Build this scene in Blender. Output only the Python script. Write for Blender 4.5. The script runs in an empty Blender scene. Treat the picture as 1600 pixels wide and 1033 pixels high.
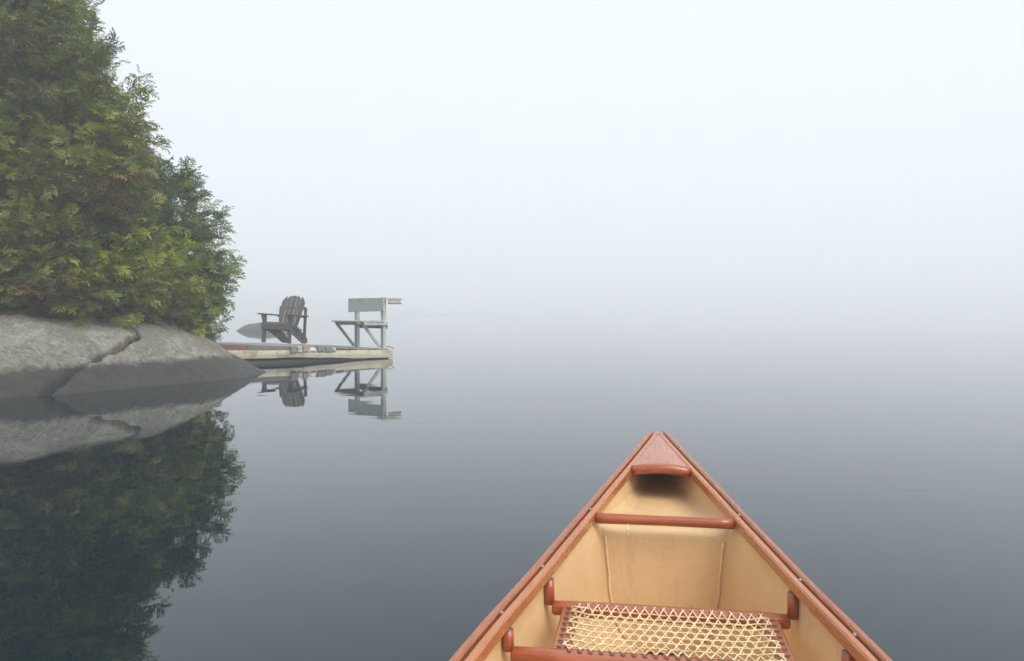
import bpy, bmesh, math, random
import numpy as np
from mathutils import Vector, Matrix, Euler
from mathutils.geometry import tessellate_polygon

# ------------------------------------------------------------------ camera, sky, sun, exposure
SC = bpy.context.scene
COL = SC.collection
F, CX, HY, EYE = 1244.0, 800.0, 490.0, 0.90      # focal length / horizon in photo pixels, eye height in metres

cam = bpy.data.cameras.new('camera')
cam.sensor_fit = 'HORIZONTAL'; cam.sensor_width = 36.0
cam.lens = F / 1600 * 36
cam.shift_y = -(516.5 - HY) / 1600
cam.clip_start = 0.05; cam.clip_end = 3000
camo = bpy.data.objects.new('camera', cam); COL.objects.link(camo)
camo.location = (0, 0, EYE); camo.rotation_euler = (math.radians(90), 0, 0)
SC.camera = camo

SUN_EL, SUN_AZ = math.radians(50), math.radians(140)   # azimuth clockwise from +Y: behind the camera to the right
W = bpy.data.worlds.new('World'); SC.world = W; W.use_nodes = True
nt = W.node_tree; nt.nodes.clear()
sky = nt.nodes.new('ShaderNodeTexSky'); sky.sky_type = 'NISHITA'; sky.sun_disc = False
sky.sun_elevation = SUN_EL; sky.sun_rotation = SUN_AZ
sky.air_density = 1.0; sky.dust_density = 6.0; sky.ozone_density = 1.0
hsv = nt.nodes.new('ShaderNodeHueSaturation'); hsv.inputs['Saturation'].default_value = 0.16
mixw = nt.nodes.new('ShaderNodeMixRGB'); mixw.inputs['Fac'].default_value = 0.75   # an even cloud layer over the blue
mixw.inputs['Color2'].default_value = (8.7, 9.5, 10.35, 1)
bg = nt.nodes.new('ShaderNodeBackground'); bg.inputs['Strength'].default_value = 0.065
wo = nt.nodes.new('ShaderNodeOutputWorld')
nt.links.new(sky.outputs[0], hsv.inputs['Color']); nt.links.new(hsv.outputs[0], mixw.inputs['Color1'])
nt.links.new(mixw.outputs[0], bg.inputs['Color']); nt.links.new(bg.outputs[0], wo.inputs['Surface'])

sl = bpy.data.lights.new('sun', 'SUN'); sl.energy = 1.5; sl.angle = math.radians(40); sl.color = (1.0, 0.97, 0.92)
so = bpy.data.objects.new('sun', sl); COL.objects.link(so)
sd = Vector((math.sin(SUN_AZ) * math.cos(SUN_EL), math.cos(SUN_AZ) * math.cos(SUN_EL), math.sin(SUN_EL)))
so.rotation_euler = sd.to_track_quat('Z', 'Y').to_euler(); so.location = sd * 50

SC.view_settings.view_transform = 'Standard'; SC.view_settings.look = 'None'
SC.view_settings.exposure = 1.05; SC.view_settings.gamma = 1.0
SC.view_settings.use_curve_mapping = False
SC.render.engine = 'CYCLES'
cy = SC.cycles
cy.use_denoising = True
cy.max_bounces = 12; cy.diffuse_bounces = 3; cy.glossy_bounces = 4; cy.transmission_bounces = 2
cy.volume_bounces = 8; cy.transparent_max_bounces = 4
cy.use_adaptive_sampling = True; cy.adaptive_threshold = 0.01

HAZE_DENSITY = 0.0078
random.seed(7)
RNG = np.random.default_rng(7)

# ------------------------------------------------------------------ helpers
def P(px, py, Y):
    """photo pixel at depth Y -> world point"""
    return Vector(((px - CX) / F * Y, Y, EYE - (py - HY) / F * Y))

def tag(o, label=None, cat=None, group=None, kind=None):
    if label: o['label'] = label
    if cat: o['category'] = cat
    if group: o['group'] = group
    if kind: o['kind'] = kind
    return o

def empty(name, loc=(0, 0, 0), rz=0.0):
    o = bpy.data.objects.new(name, None); COL.objects.link(o)
    o.location = loc; o.rotation_euler = (0, 0, rz); o.empty_display_size = 0.1
    return o

def link(name, me, mat=None, parent=None, smooth=False):
    o = bpy.data.objects.new(name, me); COL.objects.link(o)
    if mat is not None:
        for m in (mat if isinstance(mat, (list, tuple)) else [mat]): me.materials.append(m)
    if parent is not None: o.parent = parent
    if smooth:
        me.polygons.foreach_set('use_smooth', [True] * len(me.polygons))
    return o

def mesh_pd(name, v, f):
    me = bpy.data.meshes.new(name); me.from_pydata([tuple(p) for p in v], [], f); me.update(); return me

def mesh_np(name, v, tris):
    """fast triangle mesh from numpy arrays"""
    me = bpy.data.meshes.new(name)
    n, m = len(v), len(tris)
    me.vertices.add(n); me.vertices.foreach_set('co', np.ascontiguousarray(v, dtype=np.float32).ravel())
    me.loops.add(m * 3); me.loops.foreach_set('vertex_index', np.ascontiguousarray(tris, dtype=np.int32).ravel())
    me.polygons.add(m)
    me.polygons.foreach_set('loop_start', np.arange(0, m * 3, 3, dtype=np.int32))
    me.update(calc_edges=True)
    return me

def finish(bm, bevel=0.0, seg=2):
    if bevel > 0:
        bmesh.ops.bevel(bm, geom=bm.edges[:], offset=bevel, segments=seg, affect='EDGES', profile=0.5, clamp_overlap=True)
    bmesh.ops.recalc_face_normals(bm, faces=bm.faces[:])

def hexa(name, c8, mat, parent, bevel=0.004, seg=2):
    """a board from eight corners: four of the bottom, four of the top, same order"""
    bm = bmesh.new()
    vs = [bm.verts.new(c) for c in c8]
    for f in ((3, 2, 1, 0), (4, 5, 6, 7), (0, 1, 5, 4), (1, 2, 6, 5), (2, 3, 7, 6), (3, 0, 4, 7)):
        bm.faces.new([vs[i] for i in f])
    finish(bm, bevel, seg)
    me = bpy.data.meshes.new(name); bm.to_mesh(me); bm.free()
    return link(name, me, mat, parent)

def box(name, lo, hi, mat, parent, bevel=0.004, seg=2):
    x0, y0, z0 = lo; x1, y1, z1 = hi
    return hexa(name, [(x0, y0, z0), (x1, y0, z0), (x1, y1, z0), (x0, y1, z0),
                       (x0, y0, z1), (x1, y0, z1), (x1, y1, z1), (x0, y1, z1)], mat, parent, bevel, seg)

def beam(name, a, b, w, t, mat, parent, up=(0, 0, 1), bevel=0.004):
    """a straight board from a to b; w across, t along up"""
    a, b, up = Vector(a), Vector(b), Vector(up)
    d = (b - a).normalized(); s = d.cross(up).normalized(); u = s.cross(d).normalized()
    c = []
    for uu in (-t / 2, t / 2):
        for (p, ss) in ((a, -w / 2), (b, -w / 2), (b, w / 2), (a, w / 2)):
            c.append(p + s * ss + u * uu)
    return hexa(name, c, mat, parent, bevel)

def prism(name, outline, n, thick, mat, parent, bevel=0.004):
    """planar outline (list of 3D points) extruded along n by thick"""
    n = Vector(n).normalized()
    bm = bmesh.new()
    a = [bm.verts.new(Vector(p) - n * thick / 2) for p in outline]
    b = [bm.verts.new(Vector(p) + n * thick / 2) for p in outline]
    bm.faces.new(a); bm.faces.new(b[::-1])
    k = len(a)
    for i in range(k):
        bm.faces.new((a[i], b[i], b[(i + 1) % k], a[(i + 1) % k]))
    finish(bm, bevel, 1)
    me = bpy.data.meshes.new(name); bm.to_mesh(me); bm.free()
    return link(name, me, mat, parent)

def sweep_mesh(name, pts, section, closed_ends=True):
    """section(i) -> list of 3D points for path station i"""
    v, f = [], []
    rings = [section(i) for i in range(len(pts))]
    k = len(rings[0])
    for r in rings: v += [tuple(p) for p in r]
    for i in range(len(rings) - 1):
        for j in range(k):
            a, b = i * k + j, i * k + (j + 1) % k
            f.append((a, b, b + k, a + k))
    if closed_ends:
        f.append(tuple(range(k))[::-1]); f.append(tuple((len(rings) - 1) * k + j for j in range(k)))
    me = mesh_pd(name, v, f)
    bm = bmesh.new(); bm.from_mesh(me); bmesh.ops.recalc_face_normals(bm, faces=bm.faces[:]); bm.to_mesh(me); bm.free()
    return me

def tube_mesh(name, pts, rad, k=8):
    pts = [Vector(p) for p in pts]
    rads = rad if isinstance(rad, (list, tuple)) else [rad] * len(pts)
    fr = []
    ref = Vector((0, 0, 1))
    for i, p in enumerate(pts):
        t = (pts[min(i + 1, len(pts) - 1)] - pts[max(i - 1, 0)]).normalized()
        r = ref if abs(t.dot(ref)) < 0.95 else Vector((1, 0, 0))
        s = t.cross(r).normalized(); u = s.cross(t)
        fr.append((s, u))
    def sec(i):
        s, u = fr[i]
        return [pts[i] + (s * math.cos(2 * math.pi * j / k) + u * math.sin(2 * math.pi * j / k)) * rads[i] for j in range(k)]
    return sweep_mesh(name, pts, sec)

# value noise, smooth, in numpy
def vnoise(x, y, z=0.0, seed=0):
    x, y = np.asarray(x, float), np.asarray(y, float); z = np.broadcast_to(np.asarray(z, float), x.shape)
    xi, yi, zi = np.floor(x).astype(np.int64), np.floor(y).astype(np.int64), np.floor(z).astype(np.int64)
    fx, fy, fz = x - xi, y - yi, z - zi
    fx, fy, fz = [t * t * (3 - 2 * t) for t in (fx, fy, fz)]
    def h(a, b, c):
        n = (a * 374761393 + b * 668265263 + c * 2147483647 + seed * 144665) & 0xFFFFFFFF
        n = ((n ^ (n >> 13)) * 1274126177) & 0xFFFFFFFF
        n = (n ^ (n >> 16)) & 0xFFFFFFFF
        return n / 2147483648.0 - 1.0
    r = 0
    for dx in (0, 1):
        for dy in (0, 1):
            for dz in (0, 1):
                wgt = (fx if dx else 1 - fx) * (fy if dy else 1 - fy) * (fz if dz else 1 - fz)
                r = r + wgt * h(xi + dx, yi + dy, zi + dz)
    return r
def fbm(x, y, z=0.0, o=4, seed=0):
    r, a = 0, 1.0
    for i in range(o):
        r = r + a * vnoise(x * 2 ** i, y * 2 ** i, np.asarray(z) * 2 ** i, seed + i * 17); a *= 0.5
    return r

# ------------------------------------------------------------------ materials
class Mat:
    def __init__(s, name):
        s.m = bpy.data.materials.new(name); s.m.use_nodes = True
        s.t = s.m.node_tree; s.t.nodes.clear()
        s.out = s.n('ShaderNodeOutputMaterial'); s.b = s.n('ShaderNodeBsdfPrincipled')
        s.l(s.b.outputs[0], s.out.inputs['Surface'])
    def n(s, typ, **kw):
        nd = s.t.nodes.new(typ)
        for k, v in kw.items(): setattr(nd, k, v)
        return nd
    def l(s, a, b): s.t.links.new(a, b)
    def coord(s, scale=(1, 1, 1), which='Object'):
        tc = s.n('ShaderNodeTexCoord'); mp = s.n('ShaderNodeMapping')
        mp.inputs['Scale'].default_value = scale
        s.l(tc.outputs[which], mp.inputs['Vector']); return mp.outputs[0]
    def noise(s, vec, scale=5, detail=4, rough=0.55, dist=0.0):
        nd = s.n('ShaderNodeTexNoise'); nd.inputs['Scale'].default_value = scale
        nd.inputs['Detail'].default_value = detail; nd.inputs['Roughness'].default_value = rough
        nd.inputs['Distortion'].default_value = dist
        s.l(vec, nd.inputs['Vector']); return nd.outputs['Fac']
    def ramp(s, fac, stops):
        r = s.n('ShaderNodeValToRGB'); cr = r.color_ramp
        while len(cr.elements) < len(stops): cr.elements.new(0.5)
        for e, (p, c) in zip(cr.elements, stops):
            e.position = p; e.color = (*c, 1) if len(c) == 3 else c
        s.l(fac, r.inputs['Fac']); return r.outputs['Color']
    def mix(s, fac, a, b, mode='MIX'):
        m = s.n('ShaderNodeMixRGB', blend_type=mode)
        for k, v in (('Fac', fac), ('Color1', a), ('Color2', b)):
            if isinstance(v, (int, float)): m.inputs[k].default_value = v
            elif isinstance(v, tuple): m.inputs[k].default_value = (*v, 1)
            else: s.l(v, m.inputs[k])
        return m.outputs[0]
    def math(s, op, a, b=0.0, clamp=False):
        m = s.n('ShaderNodeMath', operation=op, use_clamp=clamp)
        for i, v in enumerate((a, b)):
            if isinstance(v, (int, float)): m.inputs[i].default_value = v
            else: s.l(v, m.inputs[i])
        return m.outputs[0]
    def bump(s, h, strength=0.3, dist=0.01):
        b = s.n('ShaderNodeBump'); b.inputs['Strength'].default_value = strength; b.inputs['Distance'].default_value = dist
        s.l(h, b.inputs['Height']); s.l(b.outputs[0], s.b.inputs['Normal'])
    def set(s, **kw):
        for k, v in kw.items():
            i = s.b.inputs[k.replace('_', ' ')]
            if isinstance(v, (int, float)): i.default_value = v
            elif isinstance(v, tuple): i.default_value = (*v, 1)
            else: s.l(v, i)
        return s

def wood_mat(name, dark, light, axis_scale, gloss=0.5, coat=0.0, stain=None, per_object=0.0):
    m = Mat(name)
    v = m.coord(axis_scale)
    g = m.noise(v, 6, 6, 0.6, 0.3)
    c = m.ramp(g, [(0.26, dark), (0.74, light)])
    big = m.noise(m.coord((1, 1, 1)), 3.1, 3)
    c = m.mix(m.math('MULTIPLY', big, 0.35), c, tuple(x * 0.62 for x in dark))
    if stain:
        sv = m.noise(m.coord((1, 1, 1)), 5.0, 4, 0.6)
        c = m.mix(m.ramp(sv, [(0.52, (0, 0, 0)), (0.66, (1, 1, 1))]), c, stain)
    if per_object:
        oi = m.n('ShaderNodeObjectInfo')
        k = m.math('ADD', m.math('MULTIPLY', oi.outputs['Random'], per_object), 1 - per_object / 2)
        c = m.mix(1.0, c, k, 'MULTIPLY')
    rg = m.ramp(m.noise(v, 4, 3), [(0.3, (gloss - 0.08,) * 3), (0.7, (gloss + 0.1,) * 3)])
    m.set(Base_Color=c, Roughness=rg, Coat_Weight=coat, Coat_Roughness=0.16)
    m.bump(g, 0.18 if coat else 0.45, 0.004)
    return m.m

# varnished canoe wood: gunwales run along local Y, thwarts along local X
M_RAIL = wood_mat('varnished cherry, lengthwise', (0.21, 0.048, 0.012), (0.45, 0.138, 0.038), (30, 0.5, 30), 0.30, 0.3)
M_BAR = wood_mat('varnished cherry, crosswise', (0.22, 0.042, 0.012), (0.48, 0.122, 0.034), (0.9, 38, 38), 0.30, 0.3)
M_DECK = wood_mat('varnished cherry, deck', (0.34, 0.115, 0.055), (0.46, 0.175, 0.085), (22, 1.5, 22), 0.36, 0.4)
M_HANG = wood_mat('varnished cherry, upright', (0.27, 0.052, 0.018), (0.46, 0.120, 0.038), (30, 30, 1.2), 0.36, 0.25)
M_GREYWOOD = wood_mat('weathered grey wood', (0.13, 0.125, 0.115), (0.27, 0.26, 0.24), (2, 16, 16), 0.8, 0, per_object=0.4)
M_PLANK = wood_mat('weathered deck plank', (0.16, 0.15, 0.135), (0.31, 0.295, 0.27), (16, 1.6, 16), 0.8, 0, per_object=0.45)
M_CHAIR = wood_mat('dark weathered chair wood', (0.055, 0.049, 0.050), (0.115, 0.100, 0.098), (9, 9, 2), 0.75, 0, per_object=0.35)
M_BENCH = wood_mat('pale grey green painted wood', (0.36, 0.40, 0.37), (0.54, 0.57, 0.53), (7, 7, 2), 0.75, 0, stain=(0.30, 0.30, 0.26), per_object=0.2)
M_BENCHDARK = wood_mat('bare dark bench wood', (0.09, 0.095, 0.09), (0.15, 0.155, 0.15), (7, 7, 2), 0.8)
M_CREAM = wood_mat('peeled cream log', (0.44, 0.40, 0.29), (0.66, 0.62, 0.49), (1.4, 14, 14), 0.75, 0, stain=(0.34, 0.27, 0.15))
M_WET = wood_mat('wet dark float wood', (0.030, 0.028, 0.028), (0.065, 0.06, 0.058), (2, 12, 12), 0.45)
M_RED = wood_mat('faded red paint on plank', (0.22, 0.062, 0.04), (0.34, 0.10, 0.06), (1.5, 14, 14), 0.75, 0, stain=(0.16, 0.13, 0.11))
M_PINK = wood_mat('faded pinkish paint', (0.46, 0.38, 0.37), (0.62, 0.55, 0.54), (9, 9, 9), 0.8)
M_INWALE = wood_mat('varnished cherry, pale lengthwise', (0.30, 0.088, 0.024), (0.55, 0.205, 0.064), (30, 0.5, 30), 0.30, 0.3)
M_TAN = wood_mat('raw tan wood block', (0.26, 0.20, 0.15), (0.42, 0.34, 0.27), (9, 9, 9), 0.8)
M_WHITE = wood_mat('white painted block', (0.55, 0.55, 0.53), (0.72, 0.72, 0.70), (9, 9, 9), 0.7)

def metal():
    m = Mat('steel screw'); m.set(Base_Color=(0.45, 0.42, 0.40), Metallic=1.0, Roughness=0.28); return m.m
M_SCREW = metal()
def resin():
    m = Mat('pale resin fillet'); v = m.coord()
    m.set(Base_Color=m.ramp(m.noise(v, 25, 4), [(0.3, (0.58, 0.40, 0.21)), (0.7, (0.78, 0.58, 0.35))]), Roughness=0.35); return m.m
M_RESIN = resin()

def hull_in():
    m = Mat('tan hull laminate')
    v = m.coord((1, 1, 1))
    blotch = m.noise(v, 4.5, 5, 0.6)
    c = m.ramp(blotch, [(0.3, (0.57, 0.37, 0.18)), (0.7, (0.69, 0.465, 0.25))])
    fine = m.noise(m.coord((1, 0.25, 1)), 60, 3, 0.6)
    c = m.mix(0.25, c, m.ramp(fine, [(0.3, (0.54, 0.345, 0.165)), (0.7, (0.71, 0.49, 0.265))]))
    spots = m.n('ShaderNodeTexVoronoi'); spots.inputs['Scale'].default_value = 13; m.l(v, spots.inputs['Vector'])
    sp = m.ramp(spots.outputs['Distance'], [(0.035, (1, 1, 1)), (0.075, (0, 0, 0))])
    gate = m.ramp(m.noise(v, 2.7, 2), [(0.55, (0, 0, 0)), (0.60, (1, 1, 1))])
    c = m.mix(m.math('MULTIPLY', m.math('MULTIPLY', sp, gate), 0.6), c, (0.16, 0.10, 0.05))
    scuff = m.noise(m.coord((3, 30, 3)), 5, 4, 0.7)
    c = m.mix(m.math('MULTIPLY', m.ramp(scuff, [(0.62, (0, 0, 0)), (0.72, (1, 1, 1))]), 0.45), c, (0.80, 0.66, 0.47))
    dirt = m.noise(m.coord((5, 5, 1.2)), 3.5, 6, 0.7, 0.8)
    c = m.mix(m.math('MULTIPLY', m.ramp(dirt, [(0.56, (0, 0, 0)), (0.74, (1, 1, 1))]), 0.5), c, (0.36, 0.22, 0.10))
    m.set(Base_Color=c, Roughness=m.ramp(blotch, [(0.3, (0.32,) * 3), (0.7, (0.48,) * 3)]), Specular_IOR_Level=0.4)
    m.bump(m.noise(v, 38, 3), 0.08, 0.003)
    return m.m
M_HULL = hull_in()
def hull_out():
    m = Mat('hull outside gelcoat'); v = m.coord()
    m.set(Base_Color=m.ramp(m.noise(v, 3, 4), [(0.3, (0.40, 0.25, 0.11)), (0.7, (0.48, 0.31, 0.15))]), Roughness=0.2); return m.m
M_HULLOUT = hull_out()
def lace():
    m = Mat('varnished rawhide lacing'); v = m.coord()
    c = m.ramp(m.noise(v, 60, 3), [(0.3, (0.52, 0.38, 0.20)), (0.7, (0.80, 0.64, 0.40))])
    m.set(Base_Color=c, Roughness=0.42); return m.m
M_LACE = lace()
def lacewrap():
    m = Mat('dark lacing wrap and nut shade'); m.set(Base_Color=(0.13, 0.075, 0.075), Roughness=0.4); return m.m
M_WRAP_SHADE = lacewrap()
def cord():
    m = Mat('white cord'); m.set(Base_Color=(0.75, 0.72, 0.66), Roughness=0.8); return m.m
M_CORD = cord()

def water():
    m = Mat('still lake water')
    m.set(Base_Color=(0.005, 0.013, 0.018), Roughness=0.012, IOR=1.37, Specular_IOR_Level=0.5)
    a = m.noise(m.coord((0.35, 1.6, 1)), 0.9, 3, 0.5, 0.4)
    b = m.noise(m.coord((1.0, 5.0, 1)), 1.6, 2, 0.5)
    gate = m.ramp(m.noise(m.coord((0.10, 0.35, 1)), 1.0, 2), [(0.45, (0.1,) * 3), (0.62, (1,) * 3)])
    h = m.math('ADD', m.math('MULTIPLY', a, 1.0), m.math('MULTIPLY', m.math('MULTIPLY', b, gate), 0.30))
    m.bump(h, 0.13, 0.012)
    return m.m
M_WATER = water()

def rock_mat():
    m = Mat('lichen grey granite')
    tc = m.n('ShaderNodeTexCoord'); v = tc.outputs['Object']
    sep = m.n('ShaderNodeSeparateXYZ'); m.l(v, sep.inputs[0])
    big = m.noise(v, 1.7, 5, 0.6); mid = m.noise(v, 7, 5, 0.65); fine = m.noise(v, 55, 4, 0.7)
    streak = m.noise(m.coord((14, 14, 3)), 1.6, 4, 0.6)
    flake = m.noise(m.coord((1, 1, 2.2)), 16, 6, 0.72, 0.6)
    light = m.ramp(mid, [(0.25, (0.135, 0.128, 0.100)), (0.5, (0.26, 0.255, 0.205)), (0.75, (0.42, 0.415, 0.355))])
    brown = m.ramp(fine, [(0.3, (0.10, 0.088, 0.068)), (0.7, (0.24, 0.215, 0.165))])
    c = m.mix(m.ramp(big, [(0.44, (0, 0, 0)), (0.56, (0.85,) * 3)]), light, brown)
    c = m.mix(m.math('MULTIPLY', m.ramp(streak, [(0.5, (0, 0, 0)), (0.68, (1, 1, 1))]), 0.4), c, (0.46, 0.46, 0.41))
    c = m.mix(m.ramp(flake, [(0.30, (0.75,) * 3), (0.45, (0, 0, 0))]), c, (0.085, 0.080, 0.066))
    c = m.mix(m.ramp(flake, [(0.60, (0, 0, 0)), (0.70, (0.7,) * 3)]), c, (0.50, 0.50, 0.44))
    c = m.mix(m.math('MULTIPLY', fine, 0.35), c, (0.12, 0.115, 0.095))
    tcr = m.n('ShaderNodeMapping'); tcr.inputs['Rotation'].default_value = (0.3, 0.5, 0.7); tcr.inputs['Scale'].default_value = (3, 34, 20)
    m.l(v, tcr.inputs['Vector'])
    stria = m.noise(tcr.outputs[0], 1.0, 4, 0.6)
    c = m.mix(m.ramp(stria, [(0.54, (0, 0, 0)), (0.68, (0.28,) * 3)]), c, (0.50, 0.49, 0.43))
    c = m.mix(m.ramp(stria, [(0.32, (0.35,) * 3), (0.44, (0, 0, 0))]), c, (0.10, 0.095, 0.08))
    speck = m.noise(v, 26, 2, 0.5)
    c = m.mix(m.ramp(speck, [(0.29, (0.9,) * 3), (0.35, (0, 0, 0))]), c, (0.055, 0.052, 0.044))
    c = m.mix(m.ramp(speck, [(0.66, (0, 0, 0)), (0.73, (0.5,) * 3)]), c, (0.50, 0.50, 0.44))
    lit = m.n('ShaderNodeAttribute', attribute_name='litter')
    lf = m.math('MULTIPLY', lit.outputs['Fac'], m.ramp(flake, [(0.36, (0.25,) * 3), (0.52, (1,) * 3)]))
    c = m.mix(lf, c, m.ramp(fine, [(0.35, (0.045, 0.030, 0.017)), (0.65, (0.16, 0.10, 0.055))]))
    # stained, algae dark foot of the rock along the waterline
    zz = m.math('ADD', sep.outputs['Z'], m.math('MULTIPLY', m.math('SUBTRACT', mid, 0.5), 0.16))
    zz = m.math('ADD', zz, m.math('MULTIPLY', m.math('SUBTRACT', big, 0.5), 0.14))
    band = m.ramp(zz, [(0.262, (1, 1, 1)), (0.325, (0, 0, 0))])
    dark = m.ramp(mid, [(0.25, (0.026, 0.023, 0.020)), (0.75, (0.056, 0.050, 0.044))])
    dark = m.mix(m.ramp(flake, [(0.55, (0, 0, 0)), (0.72, (0.6,) * 3)]), dark, (0.11, 0.10, 0.09))
    c = m.mix(band, c, dark)
    wet = m.ramp(sep.outputs['Z'], [(0.012, (1, 1, 1)), (0.035, (0, 0, 0))])
    c = m.mix(m.math('MULTIPLY', wet, 0.6), c, (0.022, 0.022, 0.024))
    at = m.n('ShaderNodeAttribute', attribute_name='crack')
    c = m.mix(m.math('MULTIPLY', at.outputs['Fac'], 0.97), c, (0.006, 0.0055, 0.005))
    at2 = m.n('ShaderNodeAttribute', attribute_name='rust')
    c = m.mix(m.math('MULTIPLY', at2.outputs['Fac'], m.ramp(flake, [(0.42, (0, 0, 0)), (0.55, (0.7,) * 3)])), c, (0.24, 0.12, 0.07))
    m.set(Base_Color=c, Roughness=m.mix(band, (0.9, 0.9, 0.9), (0.6, 0.6, 0.6)))
    h = m.math('ADD', m.math('ADD', m.math('MULTIPLY', mid, 0.6), m.math('MULTIPLY', flake, 0.5)), m.math('ADD', m.math('MULTIPLY', fine, 0.3), m.math('MULTIPLY', stria, 0.2)))
    m.bump(h, 1.0, 0.06)
    return m.m
M_ROCK = rock_mat()
def islet_mat():
    m = Mat('grey islet rock'); v = m.coord()
    m.set(Base_Color=m.ramp(m.noise(v, 2.2, 5, 0.6), [(0.3, (0.022, 0.022, 0.021)), (0.7, (0.055, 0.055, 0.05))]), Roughness=0.85)
    m.bump(m.noise(v, 8, 5), 0.6, 0.04); return m.m
M_ISLET = islet_mat()
def ground_mat():
    m = Mat('needle litter'); v = m.coord()
    m.set(Base_Color=m.ramp(m.noise(v, 9, 6, 0.65), [(0.3, (0.035, 0.024, 0.014)), (0.7, (0.11, 0.08, 0.05))]), Roughness=0.95)
    m.bump(m.noise(v, 40, 4), 0.8, 0.03); return m.m
M_GROUND = ground_mat()
def hill_mat():
    m = Mat('distant wooded hill'); v = m.coord()
    m.set(Base_Color=m.ramp(m.noise(v, 0.6, 6, 0.6), [(0.3, (0.03, 0.05, 0.03)), (0.7, (0.06, 0.085, 0.05))]), Roughness=1.0); return m.m
M_HILL = hill_mat()
def bark_mat():
    m = Mat('grey cedar bark'); v = m.coord((6, 6, 1))
    g = m.noise(v, 7, 5, 0.6)
    m.set(Base_Color=m.ramp(g, [(0.3, (0.10, 0.088, 0.078)), (0.7, (0.27, 0.25, 0.225))]), Roughness=0.9)
    m.bump(g, 0.7, 0.02); return m.m
M_BARK = bark_mat()
def leaf_mat():
    m = Mat('cedar foliage')
    at = m.n('ShaderNodeAttribute', attribute_name='tint')
    v = m.coord()
    c = m.mix(m.math('MULTIPLY', m.noise(v, 30, 2), 0.5), at.outputs['Color'], m.mix(1.0, at.outputs['Color'], (0.55, 0.6, 0.5), 'MULTIPLY'))
    m.set(Base_Color=c, Roughness=0.6, Specular_IOR_Level=0.25)
    tr = m.n('ShaderNodeBsdfTranslucent'); m.l(m.mix(1.0, c, (1.1, 1.2, 0.7), 'MULTIPLY'), tr.inputs['Color'])
    mx = m.n('ShaderNodeMixShader'); mx.inputs[0].default_value = 0.3
    m.l(m.b.outputs[0], mx.inputs[1]); m.l(tr.outputs[0], mx.inputs[2]); m.l(mx.outputs[0], m.out.inputs['Surface'])
    return m.m
M_LEAF = leaf_mat()

# ------------------------------------------------------------------ canoe shape (used by the water too)
TH = math.radians(9.4); C_OFF = 0.055
S_TIP, S_MID = 3.11, 0.55
_S = [0.55, 0.9, 1.2, 1.44, 1.52, 1.67, 1.82, 2.04, 2.23, 2.42, 2.65, 2.88, 3.11]
_W = [0.455, 0.447, 0.424, 0.394, 0.381, 0.355, 0.323, 0.281, 0.240, 0.196, 0.140, 0.089, 0.039]
_ZS = [0.55, 1.3, 1.5, 1.8, 2.2, 2.6, 3.11]
_ZZ = [0.275, 0.28, 0.285, 0.30, 0.335, 0.388, 0.447]
def smooth_interp(s, xs, ys):
    # average a few samples so that the polyline has no kinks
    k = [s + d for d in (-0.12, -0.06, 0, 0.06, 0.12)]
    return float(np.mean([np.interp(min(a, xs[-1]) if a > xs[-1] else a, xs, ys) + (a - xs[-1]) * (ys[-1] - ys[-2]) / (xs[-1] - xs[-2]) * (a > xs[-1]) for a in k]))
def fold(s): return S_MID + abs(s - S_MID)
def half_w(s): return smooth_interp(fold(s), _S, _W)
def sheer(s): return smooth_interp(fold(s), _ZS, _ZZ)
def keel(s):
    a = fold(s)
    return float(np.interp(a, [0.55, 1.8, 2.4, 2.7, 2.85, 2.95, 3.03, 3.085, 3.108], [-0.10, -0.095, -0.075, -0.04, 0.0, 0.06, 0.16, 0.30, 0.43]))
def hull_x(s, h, off=0.0):
    """outer half width of the hull at height fraction h, s along the canoe"""
    a = fold(s)
    w = half_w(s) - 0.019 - off
    k = np.interp(a, [0.55, 1.9, 2.1, 2.3, 3.1], [0.0, 0.02, 0.12, 0.20, 0.25])
    n = np.interp(a, [0.55, 1.8, 2.35, 2.95], [3.4, 3.6, 4.8, 1.6])
    return max(w * (1 - k * (1 - h ** 6)) * (1 - (1 - h) ** n) ** (1 / 2.2), 0.0)

canoe = empty('canoe', (C_OFF * math.cos(TH), -C_OFF * math.sin(TH), 0), -TH)
tag(canoe, 'tan canoe with varnished red wood gunwales and laced seat in the foreground', 'canoe')
CM = Matrix.Translation(canoe.location) @ Euler((0, 0, -TH)).to_matrix().to_4x4()

# ------------------------------------------------------------------ water with the canoe's hole, far hill
hole_r, hole_l = [], []
for s in np.linspace(-1.76, 2.86, 60):
    zb, zg = keel(s), sheer(s)
    if zb < -0.001:
        x = max(hull_x(s, (0 - zb) / (zg - zb)) - 0.0035, 0.001)
        hole_r.append(CM @ Vector((x, s, 0))); hole_l.append(CM @ Vector((-x, s, 0)))
hole = hole_r + hole_l[::-1]
R_W = 590.0
outer = [Vector((-R_W, -R_W, 0)), Vector((R_W, -R_W, 0)), Vector((R_W, R_W, 0)), Vector((-R_W, R_W, 0))]
near = [Vector((-30, -20, 0)), Vector((30, -20, 0)), Vector((30, 60, 0)), Vector((-30, 60, 0))]
allv = near + hole
tris = tessellate_polygon([near, hole])
V = allv + outer
n0 = len(allv)
faces = [tuple(t) for t in tris] + [(n0, n0 + 1, 1, 0), (n0 + 1, n0 + 2, 2, 1), (n0 + 2, n0 + 3, 3, 2), (n0 + 3, n0, 0, 3)]
wm = mesh_pd('water', [(p.x, p.y, 0) for p in V], faces)
bm = bmesh.new(); bm.from_mesh(wm); bmesh.ops.recalc_face_normals(bm, faces=bm.faces[:])
if sum(f.normal.z for f in bm.faces) < 0: bmesh.ops.reverse_faces(bm, faces=bm.faces[:])
bm.to_mesh(wm); bm.free()
tag(link('water', wm, M_WATER), kind='structure')

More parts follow.
